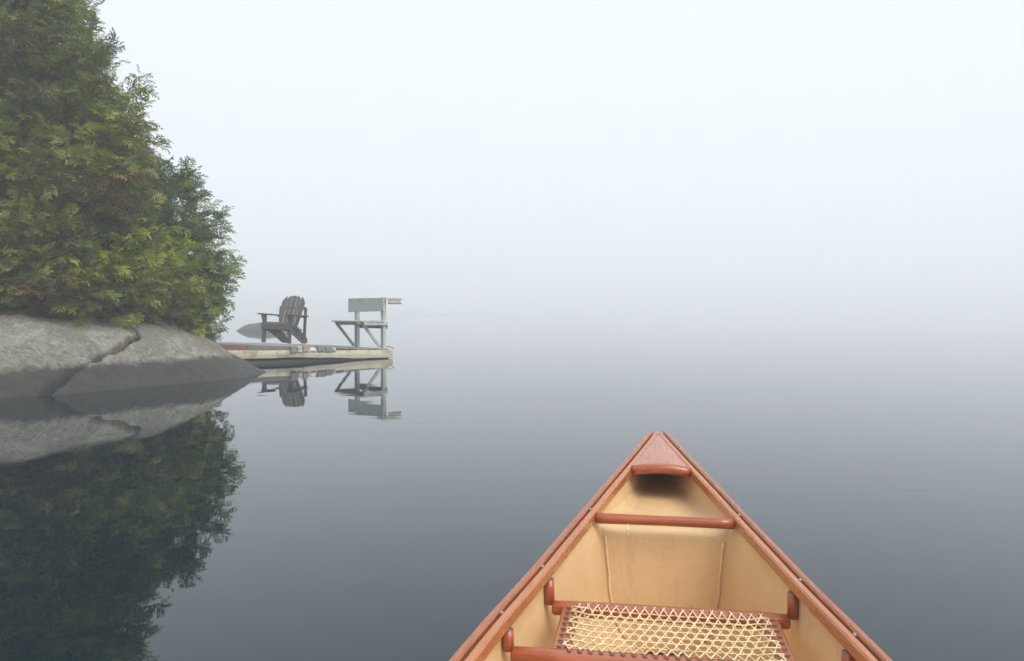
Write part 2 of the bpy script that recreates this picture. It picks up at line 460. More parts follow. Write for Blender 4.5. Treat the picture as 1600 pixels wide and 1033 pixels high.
def make_hill():
    nx, ny = 150, 26
    X = np.linspace(-380, 120, nx); Y = np.linspace(400, 480, ny)
    xx, yy = np.meshgrid(X, Y)
    env = np.interp(xx, [-380, -290, -190, -120, -70, -30], [19.0, 19.0, 17.0, 10.0, 3.0, -0.8])
    up = 1 - np.exp(-np.clip(yy - 400, 0, None) / 14.0)
    z = env * up + up * (1.3 * fbm(xx * 0.3, yy * 0.3, 0, 4, 3)) - 0.3 * (1 - up)
    z = np.minimum(z, 21.0)
    v = np.stack([xx, yy, z], -1).reshape(-1, 3)
    f = []
    for j in range(ny - 1):
        for i in range(nx - 1):
            a = j * nx + i; f.append((a, a + 1, a + nx + 1, a + nx))
    tag(link('hill', mesh_pd('hill', v, f), M_HILL, smooth=True), kind='structure')
make_hill()

# ------------------------------------------------------------------ rock outcrop and the ground behind it
shore = [(-14, 6.6), (-9, 7.3), (-6.6, 8.05), (-5.45, 8.5), (-5.09, 8.70), (-4.80, 9.18), (-4.38, 9.90), (-3.97, 10.50), (-3.74, 11.2),
         (-3.72, 11.85), (-3.86, 12.35), (-4.25, 12.75), (-4.9, 13.0), (-5.8, 13.2), (-7.0, 13.9), (-9.5, 15.5), (-14, 18)]
def catmull(pts, n=8):
    out = []
    for i in range(len(pts) - 1):
        p0, p1, p2, p3 = [np.array(pts[min(max(k, 0), len(pts) - 1)], float) for k in (i - 1, i, i + 1, i + 2)]
        for t in np.linspace(0, 1, n, endpoint=False):
            out.append(0.5 * ((2 * p1) + (p2 - p0) * t + (2 * p0 - 5 * p1 + 4 * p2 - p3) * t ** 2 + (-p0 + 3 * p1 - 3 * p2 + p3) * t ** 3))
    out.append(np.array(pts[-1], float)); return np.array(out)
SH = catmull(shore)
def inland(x, y):
    """signed distance from the waterline, positive on land"""
    x, y = np.asarray(x, float), np.asarray(y, float)
    best = np.full(x.shape, 1e9); sign = np.ones(x.shape)
    for a, b in zip(SH[:-1], SH[1:]):
        d = b - a; L2 = d @ d
        t = np.clip(((x - a[0]) * d[0] + (y - a[1]) * d[1]) / L2, 0, 1)
        qx, qy = x - a[0] - t * d[0], y - a[1] - t * d[1]
        dist = np.hypot(qx, qy)
        cr = d[0] * qy - d[1] * qx
        m = dist < best
        best = np.where(m, dist, best); sign = np.where(m, np.where(cr >= 0, 1, -1), sign)
    return best * sign
def base_height(x, y):
    D = inland(x, y) + 0.06 * vnoise(x * 1.3, y * 1.3, 0, 5)
    Dp = np.clip(D, 0, None)
    sc = 0.60 + 0.62 * np.clip((y - 10.4) / 1.8, 0, 1) ** 1.3
    z = 1.03 * (1 - np.exp(-(Dp / sc) ** 1.12)) + np.clip(D, None, 0) * 1.1
    w = np.clip(Dp / 0.5, 0, 1)
    z = z + w * (0.055 * vnoise(x * 0.9, y * 0.9, 0, 9) + 0.03 * vnoise(x * 2.4, y * 2.4, 0, 11))
    z = z + 0.016 * fbm(x * 5, y * 5, 0, 5, 21) * np.clip((D + 0.3) / 0.3, 0, 1)
    z = z - 0.020 * np.abs(vnoise(x * 3.1 + 0.6 * y, y * 1.4, 0, 31)) * w
    return z
def hit(px, py):
    """where the view ray through a photo pixel meets the rock"""
    Ys = np.linspace(7.5, 14, 1300)
    X = (px - CX) / F * Ys; Z = EYE - (py - HY) / F * Ys
    h = base_height(X, Ys)
    k = np.where(Z <= h)[0]
    i = k[0] if len(k) else -1
    return np.array((X[i], Ys[i]))
crack_px = [(66, 622), (72, 614), (95, 594), (118, 578), (135, 568), (152, 561), (170, 551), (188, 541), (204, 531), (217, 523), (210, 514), (196, 505)]
crack = [hit(*p) for p in crack_px]
crack_w = [0.030, 0.028, 0.025, 0.022, 0.021, 0.018, 0.018, 0.021, 0.022, 0.019, 0.013, 0.01]
crack_d = [0.20, 0.22, 0.22, 0.20, 0.18, 0.13, 0.12, 0.18, 0.18, 0.12, 0.05, 0.01]

def make_rock():
    st = 0.016
    X = np.arange(-8.2, -3.4, st); Y = np.arange(7.0, 13.7, st)
    xx, yy = np.meshgrid(X, Y)
    D = inland(xx, yy)
    z = base_height(xx, yy)
    near = np.full(xx.shape, 1e9); cw = np.full(xx.shape, 0.03); cd = np.zeros(xx.shape); tt = np.zeros(xx.shape)
    wob = 0.018 * vnoise(xx * 9, yy * 9, 0, 51) + 0.008 * vnoise(xx * 24, yy * 24, 0, 52)
    for i in range(len(crack) - 1):
        a, b = crack[i], crack[i + 1]; d = b - a; L2 = max(d @ d, 1e-9)
        t = np.clip(((xx - a[0]) * d[0] + (yy - a[1]) * d[1]) / L2, 0, 1)
        dist = np.hypot(xx - a[0] - t * d[0], yy - a[1] - t * d[1]) + wob
        m = dist < near
        near = np.where(m, dist, near)
        cw = np.where(m, crack_w[i] * (1 - t) + crack_w[i + 1] * t, cw)
        cd = np.where(m, crack_d[i] * (1 - t) + crack_d[i + 1] * t, cd)
        tt = np.where(m, i + t, tt)
    g = np.exp(-np.clip(near / cw, 0, 9) ** 4)
    z = z - 0.75 * cd * g - 0.006 * np.exp(-np.clip(near / 0.08, 0, 9) ** 2)
    rust = np.exp(-((tt - 7.0) / 0.7) ** 2) * np.exp(-(near / 0.05) ** 2)
    keep = (D > -0.45) & (D < 2.6)
    idx = -np.ones(xx.shape, np.int64)
    idx[keep] = np.arange(keep.sum())
    v = np.stack([xx[keep], yy[keep], z[keep]], -1)
    q = (idx[:-1, :-1] >= 0) & (idx[:-1, 1:] >= 0) & (idx[1:, 1:] >= 0) & (idx[1:, :-1] >= 0)
    a, b, c, d = idx[:-1, :-1][q], idx[:-1, 1:][q], idx[1:, 1:][q], idx[1:, :-1][q]
    tri = np.concatenate([np.stack([a, b, c], -1), np.stack([a, c, d], -1)])
    me = mesh_np('rock_outcrop', v, tri)
    lit = np.clip((D - 0.80 + 0.25 * fbm(xx * 2.2, yy * 2.2, 0, 3, 88)) / 0.45, 0, 1)
    for nm, arr in (('litter', lit), ('crack', np.exp(-np.clip(near / (1.35 * cw), 0, 9) ** 4)), ('rust', rust)):
        at = me.attributes.new(nm, 'FLOAT', 'POINT'); at.data.foreach_set('value', arr[keep].astype(np.float32))
    o = link('rock_outcrop', me, M_ROCK, smooth=True)
    tag(o, 'smooth grey granite shore rock with a long diagonal crack, under the cedars', 'rock')
make_rock()

def ground_z(x, y):
    x, y = np.asarray(x, float), np.asarray(y, float)
    D = inland(x, y)
    zr = base_height(x, y)
    return zr - 0.05 + 0.13 * np.clip((D - 0.9) / 0.5, 0, 1) + 0.10 * np.clip(D - 1.6, 0, 5)
def make_ground():
    X = np.arange(-13.5, -3.6, 0.1); Y = np.arange(6.8, 18, 0.1)
    xx, yy = np.meshgrid(X, Y); D = inland(xx, yy)
    z = ground_z(xx, yy) + 0.03 * fbm(xx * 3, yy * 3, 0, 3, 77)
    keep = D > 0.95
    idx = -np.ones(xx.shape, np.int64); idx[keep] = np.arange(keep.sum())
    v = np.stack([xx[keep], yy[keep], z[keep]], -1)
    q = (idx[:-1, :-1] >= 0) & (idx[:-1, 1:] >= 0) & (idx[1:, 1:] >= 0) & (idx[1:, :-1] >= 0)
    a, b, c, d = idx[:-1, :-1][q], idx[:-1, 1:][q], idx[1:, 1:][q], idx[1:, :-1][q]
    me = mesh_np('ground', v, np.concatenate([np.stack([a, b, c], -1), np.stack([a, c, d], -1)]))
    tag(link('ground', me, M_GROUND, smooth=True), kind='structure')
make_ground()

def make_islet():
    c = P(423, 517, 41.5); n, k = 48, 20
    v, f = [], []
    for j in range(k + 1):
        r = j / k
        for i in range(n):
            a = 2 * math.pi * i / n
            rx, ry = 1.85, 1.5
            x, y = math.cos(a) * r * rx, math.sin(a) * r * ry
            # a whaleback: steeper at the left end, long low tail to the right
            z = 0.41 * (1 - r ** 2.0) ** 0.85 * (1 - 0.28 * math.cos(a) * r) - 0.10 * r ** 6
            z += 0.07 * float(fbm(np.array(x * 1.7 + 9), np.array(y * 1.7), 0, 3, 4)) * (1 - r) ** 0.5
            v.append((x, y, z - 0.02))
    for j in range(k):
        for i in range(n):
            a, b = j * n + i, j * n + (i + 1) % n
            f.append((a, b, b + n, a + n) if j else (a, b + n, a + n) if False else (a, b, b + n, a + n))
    me = mesh_pd('islet_rock', v, f)
    bm = bmesh.new(); bm.from_mesh(me); bmesh.ops.remove_doubles(bm, verts=bm.verts[:], dist=1e-5)
    bmesh.ops.recalc_face_normals(bm, faces=bm.faces[:]); bm.to_mesh(me); bm.free()
    o = link('islet_rock', me, M_ISLET, smooth=True); o.location = (c.x, c.y, 0)
    tag(o, 'low rounded grey rock islet rising from the misty water behind the armchair', 'rock')
make_islet()

# ------------------------------------------------------------------ cedars
def make_spray(rng, L=1.0):
    """flat cedar spray: a rachis with alternate branchlets, each with side leaflets; unit length along +X"""
    v, t = [], []
    def kite(p, d, l, w, nz):
        s = np.array((-d[1], d[0], 0.0)); k = len(v)
        d3 = np.array((d[0], d[1], nz))
        v.extend([p, p + d3 * l * 0.55 + s * w, p + d3 * l, p + d3 * l * 0.55 - s * w])
        t.extend([(k, k + 1, k + 2), (k, k + 2, k + 3)])
    zc = lambda x: -0.26 * x * x
    k = len(v)
    v.extend([np.array((0, 0.012, 0)), np.array((0, -0.012, 0)), np.array((0.6, -0.02, zc(0.6))), np.array((0.6, 0.02, zc(0.6)))])
    t.extend([(k, k + 1, k + 2), (k, k + 2, k + 3)])
    kite(np.array((0.55, 0, zc(0.55))), np.array((1.0, rng.normal(0, 0.08))), 0.45, 0.035, -0.35)
    nb = 9
    for i in range(nb):
        x = 0.10 + 0.74 * i / (nb - 1) + rng.normal(0, 0.015)
        sd = 1 if i % 2 else -1
        l = (0.46 * math.sin(math.pi * (0.18 + 0.74 * x)) + 0.05) * rng.uniform(0.75, 1.2)
        an = sd * math.radians(rng.uniform(36, 54))
        d = np.array((math.cos(an), math.sin(an)))
        p = np.array((x, 0, zc(x))); nz = -0.20 - 0.25 * x + rng.normal(0, 0.12)
        kite(p, d, l, 0.040, nz)
        for u, sg in ((0.38, 1), (0.62, -1)):
            a2 = an + sg * math.radians(rng.uniform(28, 45))
            d2 = np.array((math.cos(a2), math.sin(a2)))
            kite(p + np.array((d[0], d[1], nz)) * l * u, d2, l * 0.42, 0.034, nz - 0.1)
    return np.array(v) * L, np.array(t)
SPR = [make_spray(np.random.default_rng(100 + i)) for i in range(8)]

def frames(d, up):
    """orthonormal frames for arrays of directions"""
    d = d / np.linalg.norm(d, axis=1, keepdims=True)
    s = np.cross(up, d); s /= np.linalg.norm(s, axis=1, keepdims=True) + 1e-9
    n = np.cross(d, s)
    return d, s, n

def tube_np(path, r0, r1, k=5):
    n = len(path)
    tg = np.gradient(path, axis=0); tg /= np.linalg.norm(tg, axis=1, keepdims=True) + 1e-9
    ref = np.where(np.abs(tg[:, 2:3]) > 0.9, np.array([[1.0, 0, 0]]), np.array([[0, 0, 1.0]]))
    s = np.cross(tg, ref); s /= np.linalg.norm(s, axis=1, keepdims=True) + 1e-9
    u = np.cross(s, tg)
    a = np.arange(k) * 2 * np.pi / k
    r = np.linspace(r0, r1, n)[:, None, None]
    v = path[:, None, :] + r * (np.cos(a)[None, :, None] * s[:, None, :] + np.sin(a)[None, :, None] * u[:, None, :])
    i, j = np.meshgrid(np.arange(n - 1), np.arange(k), indexing='ij')
    A = i * k + j; B = i * k + (j + 1) % k
    t = np.concatenate([np.stack([A, B, B + k], -1).reshape(-1, 3), np.stack([A, B + k, A + k], -1).reshape(-1, 3)])
    return v.reshape(-1, 3), t

def make_tree(name, label, cat, group, px, Y, height, radius_at, nbr, palette, seed, spray=0.2, dens=1.0,
              crown_from=0.05, lean=(0, 0), rust=0.04, shrub=False, bright=0.12, sink=0.06):
    rng = np.random.default_rng(seed)
    x0 = (px - CX) / F * Y
    z0 = float(max(ground_z(np.array([x0]), np.array([Y]))[0], base_height(np.array([x0]), np.array([Y]))[0])) - sink
    root = empty(name, (x0, Y, z0))
    tag(root, label, cat, group)
    wv, wt, nW = [], [], 0
    def add_wood(path, r0, r1, k=5):
        nonlocal nW
        v, t = tube_np(np.asarray(path), r0, r1, k); wv.append(v); wt.append(t + nW); nW += len(v)
    trunk_r = 0.010 * height + 0.02 if not shrub else 0.018
    hs = np.linspace(0, 1, 14)
    axis = lambda h: np.stack([lean[0] * h + 0.05 * np.sin(h * 5 + seed) * (not shrub), lean[1] * h + 0.05 * np.cos(h * 4 + seed) * (not shrub), height * h], -1)
    add_wood(axis(hs), trunk_r, 0.006, 8)
    pos, drc, upv, siz, tin = [], [], [], [], []
    for b in range(nbr):
        h = crown_from + (0.985 - crown_from) * (b + rng.uniform(0, 1)) / nbr
        h = h ** (1.0 if not shrub else 1.3)
        phi = b * 2.39996 + rng.normal(0, 0.35)
        L = max(radius_at(h) * rng.uniform(0.72, 1.12), 0.12)
        p0 = axis(np.array(h))
        out = np.array((math.cos(phi), math.sin(phi), 0.0))
        side = np.array((-out[1], out[0], 0.0))
        pitch = np.interp(h, [0, 0.35, 0.8, 1], [-0.05, 0.12, 0.5, 1.1]) + rng.normal(0, 0.10)
        pitch = min(pitch + (0.30 if shrub else 0), 1.3)
        sag = rng.uniform(0.10, 0.26) * (0.5 if shrub else 1)
        curl = rng.uniform(0.10, 0.34)
        bend = rng.normal(0, 0.12)
        def bp(t):
            t = np.asarray(t, float)[..., None]
            zc = math.sin(pitch) * t - sag * np.sin(np.pi * np.clip(t, 0, 1)) + curl * t ** 3
            return p0 + L * (out * t * math.cos(pitch) + side * bend * t * t + np.array((0, 0, 1.0)) * zc)
        tt = np.linspace(0, 1, 9)
        path = bp(tt)
        add_wood(path, min(0.006 + 0.012 * L, trunk_r * 0.6), 0.003, 4)
        tone = rng.random()
        base = np.array(palette[int(rng.choice(len(palette)))])
        if tone < rust: base = np.array((0.20, 0.140, 0.045))
        elif tone < rust + bright: base = np.array(palette[0]) * np.array((1.22, 1.22, 1.0))
        base = base * rng.uniform(0.65, 1.35)
        # twigs off the branch, each carrying sprays; the outermost carry on to the tip
        ntw = int(np.clip(L * 9 * dens, 4, 18))
        segs = [(bp, 0.45, 1.0, L * 0.55)]
        for i in range(ntw):
            t0 = 0.22 + 0.75 * (i + rng.uniform(0, 1)) / ntw
            sg = 1 if i % 2 else -1
            q0 = bp(np.array(t0)); tn = bp(np.array(min(t0 + 0.05, 1.02))) - bp(np.array(t0 - 0.05)); tn = tn / np.linalg.norm(tn)
            a = math.radians(rng.uniform(32, 62)) * sg
            d = tn * math.cos(a) + side * math.sin(a) + np.array((0, 0, rng.normal(0.05, 0.18)))
            l2 = L * 0.42 * (1.15 - t0) + 0.14 * rng.uniform(0.7, 1.3)
            cu = rng.uniform(-0.20, 0.10)
            def tp(t, q0=q0, d=d, l2=l2, cu=cu):
                t = np.asarray(t, float)[..., None]
                return q0 + d * l2 * t + np.array((0, 0, 1.0)) * l2 * (cu * t * t)
            segs.append((tp, 0.15, 1.0, l2))
            add_wood(tp(np.linspace(0, 0.8, 4)), 0.004, 0.002, 3)
        if not shrub and rng.random() < 0.035: continue      # a dead, bare limb
        for fn, ta, tb, ln in segs:
            ns = max(int(ln / spray * 6.2 * dens), 4)
            t = ta + (tb - ta) * (np.arange(ns) + rng.uniform(0, 1, ns)) / ns
            t[-1] = tb
            q = fn(t); tg = fn(t + 0.04) - fn(t - 0.04)
            tg /= np.linalg.norm(tg, axis=1, keepdims=True) + 1e-9
            lat = np.cross(np.array((0, 0, 1.0)), tg); lat /= np.linalg.norm(lat, axis=1, keepdims=True) + 1e-9
            sg = np.where(np.arange(ns) % 2, 1.0, -1.0)[:, None]
            an = np.radians(rng.uniform(22, 60, ns))[:, None]; an[-1] = 0.1
            d = tg * np.cos(an) + lat * sg * np.sin(an)
            d[:, 2] += rng.normal(-0.14, 0.34, ns)
            pos.append(q); drc.append(d)
            upv.append(np.stack([rng.normal(0, 0.72, ns), rng.normal(0, 0.72, ns), np.ones(ns)], -1))
            siz.append(spray * rng.uniform(0.6, 1.25, ns))
            tin.append(base[None, :] * rng.uniform(0.72, 1.3, (ns, 1)) * np.stack([rng.uniform(0.9, 1.12, ns), np.ones(ns), rng.uniform(0.85, 1.15, ns)], -1))
    pos, drc, upv, siz, tin = [np.concatenate(a) for a in (pos, drc, upv, siz, tin)]
    d, s, n = frames(drc, upv)
    kind = rng.integers(0, len(SPR), len(pos))
    VV, TT, CC, off = [], [], [], 0
    for k, (sv, st) in enumerate(SPR):
        m = kind == k
        if not m.any(): continue
        c = int(m.sum())
        v = pos[m][:, None, :] + siz[m][:, None, None] * (sv[None, :, 0:1] * d[m][:, None, :] + sv[None, :, 1:2] * s[m][:, None, :] + sv[None, :, 2:3] * n[m][:, None, :])
        VV.append(v.reshape(-1, 3)); TT.append((st[None] + (np.arange(c) * len(sv))[:, None, None]).reshape(-1, 3) + off)
        CC.append(np.repeat(tin[m], len(sv), axis=0)); off += c * len(sv)
    VV, TT, CC = np.concatenate(VV), np.concatenate(TT), np.concatenate(CC)
    # nothing grows through the water or into the rock
    me = mesh_np('crown', VV, TT)
    at = me.attributes.new('tint', 'FLOAT_COLOR', 'POINT')
    at.data.foreach_set('color', np.concatenate([CC, np.ones((len(CC), 1))], 1).astype(np.float32).ravel())
    link('crown', me, M_LEAF, root)
    link('trunk' if not shrub else 'stems', mesh_np('trunk', np.concatenate(wv), np.concatenate(wt)), M_BARK, root, smooth=True)
    return len(TT)

PAL_OLIVE = [(0.262, 0.286, 0.044), (0.184, 0.212, 0.042), (0.140, 0.169, 0.042), (0.219, 0.220, 0.049)]
PAL_GREEN = [(0.167, 0.227, 0.057), (0.123, 0.181, 0.052), (0.099, 0.149, 0.046)]
PAL_DARK = [(0.111, 0.169, 0.061), (0.089, 0.136, 0.054), (0.133, 0.181, 0.057)]
PAL_LIME = [(0.304, 0.336, 0.047), (0.225, 0.255, 0.043), (0.248, 0.244, 0.053), (0.157, 0.186, 0.043)]

def prof(pts):
    xs, ys = zip(*pts); return lambda h: float(np.interp(h, xs, ys))
NT = 0
NT += make_tree('cedar_tree', 'large olive green cedar at the left edge, nearest above the rock', 'tree', None, 45, 10.6, 7.3,
          prof([(0, 1.45), (0.2, 1.5), (0.35, 1.2), (0.45, 0.92), (0.57, 0.70), (0.8, 0.42), (1, 0.1)]), 135, PAL_OLIVE, 12, spray=0.22, rust=0.05)
NT += make_tree('cedar_tree', 'tall bluish green cedar behind the olive one, its tip above the frame', 'tree', None, 78, 12.6, 7.4,
          prof([(0, 1.8), (0.34, 1.4), (0.52, 0.88), (0.66, 0.50), (1, 0.1)]), 100, PAL_DARK, 23, spray=0.22, rust=0.0, bright=0.05)
NT += make_tree('cedar_tree', 'shorter deep green cedar at the rock point, drooping sprays beside the dock', 'tree', None, 262, 12.1, 2.4,
          prof([(0, 0.68), (0.3, 0.80), (0.55, 0.78), (0.8, 0.50), (1, 0.22)]), 66, PAL_GREEN, 37, spray=0.20, rust=0.0, bright=0.1, lean=(0.12, 0))
NT += make_tree('cedar_tree', 'mid green cedar filling the gap between the tall and the short cedar', 'tree', None, 196, 12.5, 2.95,
          prof([(0, 1.2), (0.4, 0.95), (0.7, 0.62), (1, 0.22)]), 80, PAL_DARK, 41, spray=0.21, rust=0.0, bright=0.08)
NT += make_tree('cedar_tree', 'dark cedar half outside the left edge, behind the olive cedar', 'tree', None, -70, 12.0, 7.2,
          prof([(0, 1.8), (0.3, 1.6), (0.7, 0.9), (1, 0.2)]), 80, PAL_OLIVE, 43, spray=0.26, rust=0.05)
SHRUBS = [(5, 9.9, 1.0, 0.75, 'low yellow green cedar shrub at the left edge on the rock crest'),
          (85, 10.1, 1.1, 0.78, 'bushy yellow green cedar shrub left of the rock crack, under the big cedar'),
          (165, 10.6, 1.0, 0.75, 'bright lime cedar shrub directly above the upper end of the rock crack'),
          (226, 11.2, 0.85, 0.68, 'low olive cedar shrub on the rounded top of the rock, right of the lime one'),
          (272, 11.75, 0.6, 0.5, 'small rightmost cedar shrub under the drooping green cedar')]
for i, (px, Y, hh, rr, lab) in enumerate(SHRUBS):
    NT += make_tree('cedar_shrub', lab, 'shrub', 'cedar shrubs along the rock crest', px, Y, hh,
              prof([(0, rr), (0.4, rr * 0.95), (0.8, rr * 0.6), (1, rr * 0.35)]), 40, PAL_LIME if i != 4 else PAL_OLIVE, 60 + i, spray=0.17,
              rust=0.04, shrub=True, bright=0.2)
print('foliage triangles', NT)

# ------------------------------------------------------------------ dock
NR = Vector((-2.48, 16.1)); NL = Vector((-5.6, 13.3))
dl = (NR - NL).length; ex2 = (NR - NL) / dl
tilt = math.atan2(0.41 - 0.19, dl)
dock = empty('dock', (NL.x, NL.y, 0.41))
ex = Vector((ex2.x * math.cos(tilt), ex2.y * math.cos(tilt), -math.sin(tilt)))
ey = Vector((-ex2.y, ex2.x, 0)); ez = ex.cross(ey)
DM = Matrix((ex, ey, ez)).transposed()
dock.rotation_euler = DM.to_euler()
tag(dock, 'old wooden dock with a cream front log, reaching out from the rock', 'dock')
DM4 = Matrix.Translation(dock.location) @ DM.to_4x4()
def dock_x(px):
    k = (px - CX) / F
    # NL + ex2*t has X/Y = k
    return (k * NL.y - NL.x) / (ex2.x - k * ex2.y)
DEPTH = 2.6
def deck_hit(px, py):
    o = Vector((0, 0, EYE)); d = Vector(((px - CX) / F, 1, -(py - HY) / F))
    p0 = dock.location
    t = (p0 - o).dot(ez) / d.dot(ez)
    return o + d * t
rng = random.Random(5)
x = -0.55
plank_w = 0.142
share = None
while x < dl - 0.02:
    w = min(plank_w, dl - x)
    zo = rng.uniform(-0.004, 0.004)
    box('plank', (x + 0.004, -0.02 + rng.uniform(-0.015, 0.015), -0.034 + zo), (x + w - 0.004, DEPTH + rng.uniform(-0.03, 0.03), zo), M_PLANK, dock, 0.004, 1)
    x += w
for yy in (0.06, DEPTH / 2, DEPTH - 0.1):
    box('stringer', (-0.5, yy, -0.15), (dl - 0.05, yy + 0.05, -0.036), M_GREYWOOD, dock)
xb = dock_x(452)
xr = dock_x(385)
box('rim_board', (-0.55, -0.060, -0.082), (xr, -0.024, -0.010), M_RED, dock)
tag(dock.children[-1], 'red painted left length of the dock rim')
box('rim_board', (xr + 0.004, -0.058, -0.082), (xb, -0.024, -0.010), M_GREYWOOD, dock)
box('lower_rim_board', (-0.55, -0.075, -0.128), (xb + 0.05, -0.030, -0.086), M_GREYWOOD, dock)
# the cream front log: hewn, slightly bowed, tapering
def front_log():
    pts, n = [], 22
    def sec(i):
        t = i / (n - 1); xx = -0.6 + (dl + 0.62) * t
        zt = np.interp(xx, [0, dl], [-0.128, -0.030]); hgt = 0.142 + 0.012 * math.sin(xx * 2.2)
        r = 0.014
        yc0, yc1 = -0.125 + 0.008 * math.sin(xx * 1.7), -0.005
        base = [(yc0 + r, zt), (yc1, zt), (yc1, zt - hgt), (yc0 + r, zt - hgt), (yc0 + 0.008, zt - hgt + r), (yc0, zt - hgt / 2), (yc0 + 0.008, zt - r)]
        return [Vector((xx, a, b + 0.004 * math.sin(xx * 7 + k * 2))) for k, (a, b) in enumerate(base)]
    return sweep_mesh('front_log', list(range(n)), sec)
link('front_log', front_log(), M_CREAM, dock)
def float_log(yc, r, nm):
    n = 12
    pts = []
    for i in range(n):
        xx = -0.5 + (dl + 0.46) * i / (n - 1)
        wz = DM4 @ Vector((xx, yc, 0)); pts.append(Vector((xx, yc, -wz.z + 0.005 + 0.01 * math.sin(i * 1.3))))
    link(nm, tube_mesh(nm, pts, r, 10), M_WET, dock, smooth=True)
for yc in (0.04, 1.3, 2.45): float_log(yc, 0.10, 'float_log')
for k, xx in enumerate((0.1, 1.5, 2.9, dl - 0.15)):
    for yy in (0.02, 2.42):
        wz = (DM4 @ Vector((xx, yy, 0))).z
        box('crib_post', (xx, yy, -wz - 0.4), (xx + 0.12, yy + 0.12, -0.15), M_WET, dock)
# blocks of wood and stone lying against the front edge
for (pa, pb, zt, zb, m, nm) in ((449, 459, 0.012, -0.13, M_GREYWOOD, 'post_end'), (459.5, 468, 0.004, -0.115, M_BENCH, 'block'), (468.5, 477, 0.03, -0.10, M_TAN, 'block'),
                            (479, 489, -0.02, -0.088, M_WHITE, 'block'), (491, 503, 0.028, -0.09, M_GREYWOOD, 'block'), (503.5, 514, 0.012, -0.095, M_GREYWOOD, 'block'), (514.5, 521, -0.004, -0.075, M_BENCH, 'block')):
    a, b = dock_x(pa), dock_x(pb)
    j = rng.uniform(-0.015, 0.015)
    hexa(nm, [(a, -0.16 + j, zb), (b, -0.15 - j, zb), (b, -0.03, zb), (a, -0.03, zb),
              (a + 0.01, -0.15 + j, zt - 0.012), (b - 0.012, -0.145 - j, zt), (b - 0.008, -0.028, zt), (a + 0.008, -0.028, zt - 0.006)], m, dock, 0.012, 2)
# bent iron hook at the outer end
link('hook', tube_mesh('hook', [(dl + 0.0, 0.1, 0.03), (dl + 0.05, 0.08, 0.045), (dl + 0.10, 0.05, 0.025), (dl + 0.135, 0.04, 0.0), (dl + 0.13, 0.02, 0.02)], 0.008, 6), M_WET, dock)

# ------------------------------------------------------------------ wooden armchair (slanted garden chair)
fl = deck_hit(412, 535.0); fr = deck_hit(450, 537.0)
mid = (fl + fr) / 2
span = (fr - fl).length
face = -math.radians(28)
chair = empty('garden_armchair', mid)
# local +Y is the way the chair faces, local +X its own left-hand leg row seen at the right of the picture
fwd = Vector((-math.sin(math.radians(12)), -math.cos(math.radians(12)), 0))
zc = ez.copy(); fwd = (fwd - zc * fwd.dot(zc)).normalized(); xc = fwd.cross(zc).normalized()
chair.rotation_euler = Matrix((xc, fwd, zc)).transposed().to_euler()
chair.scale = (1.2, 1.2, 1.2)
tag(chair, 'dark weathered wooden armchair with slatted fan back and wide arms on the dock', 'chair')
hw = 0.262
for sx in (-1, 1):
    box('front_leg', (sx * hw - 0.035, -0.045, 0.0), (sx * hw + 0.035, 0.0, 0.525), M_CHAIR, chair)
    # runner: side board from the front apron sloping down to the ground behind
    X = sx * (hw - 0.052)
    prism('runner', [(X, 0.012, 0.365), (X, 0.012, 0.25), (X, -0.22, 0.185), (X, -0.66, 0.0), (X, -0.80, 0.0), (X, -0.855, 0.03), (X, -0.845, 0.095),
                     (X, -0.74, 0.165), (X, -0.50, 0.262), (X, -0.20, 0.335)], (1, 0, 0), 0.03, M_CHAIR, chair, 0.005)
    # rear upright carrying arm and back brace
    box('rear_post', (sx * (hw + 0.0) - 0.02, -0.66, 0.085), (sx * (hw + 0.0) + 0.02, -0.60, 0.70), M_CHAIR, chair)
    Xa = sx * (hw + 0.03)
    a = [(Xa - 0.07, 0.115), (Xa + 0.055, 0.115), (Xa + 0.075, 0.06), (Xa + 0.07, -0.30), (Xa + 0.02, -0.68), (Xa - 0.05, -0.68), (Xa - 0.075, -0.30)]
    if sx < 0: a = [(2 * Xa - p, q) for p, q in a]
    prism('arm', [(p, q, 0.538) for p, q in a], (0, 0, 1), 0.024, M_CHAIR, chair, 0.005)
    prism('arm_bracket', [(sx * hw, 0.002, 0.525), (sx * hw, 0.10, 0.525), (sx * hw, 0.075, 0.47), (sx * hw, 0.03, 0.37), (sx * hw, 0.002, 0.33)], (1, 0, 0), 0.024, M_CHAIR, chair, 0.004)
box('apron', (-hw - 0.036, 0.013, 0.255), (hw + 0.036, 0.035, 0.375), M_CHAIR, chair)
for k in range(5):
    y = 0.0 - 0.096 * k; z = 0.378 - 0.028 * k
    beam('seat_slat', (-hw - 0.03, y - 0.02, z), (hw + 0.03, y - 0.02, z), 0.086, 0.02, M_CHAIR, chair, up=(0, 0.26, 1))
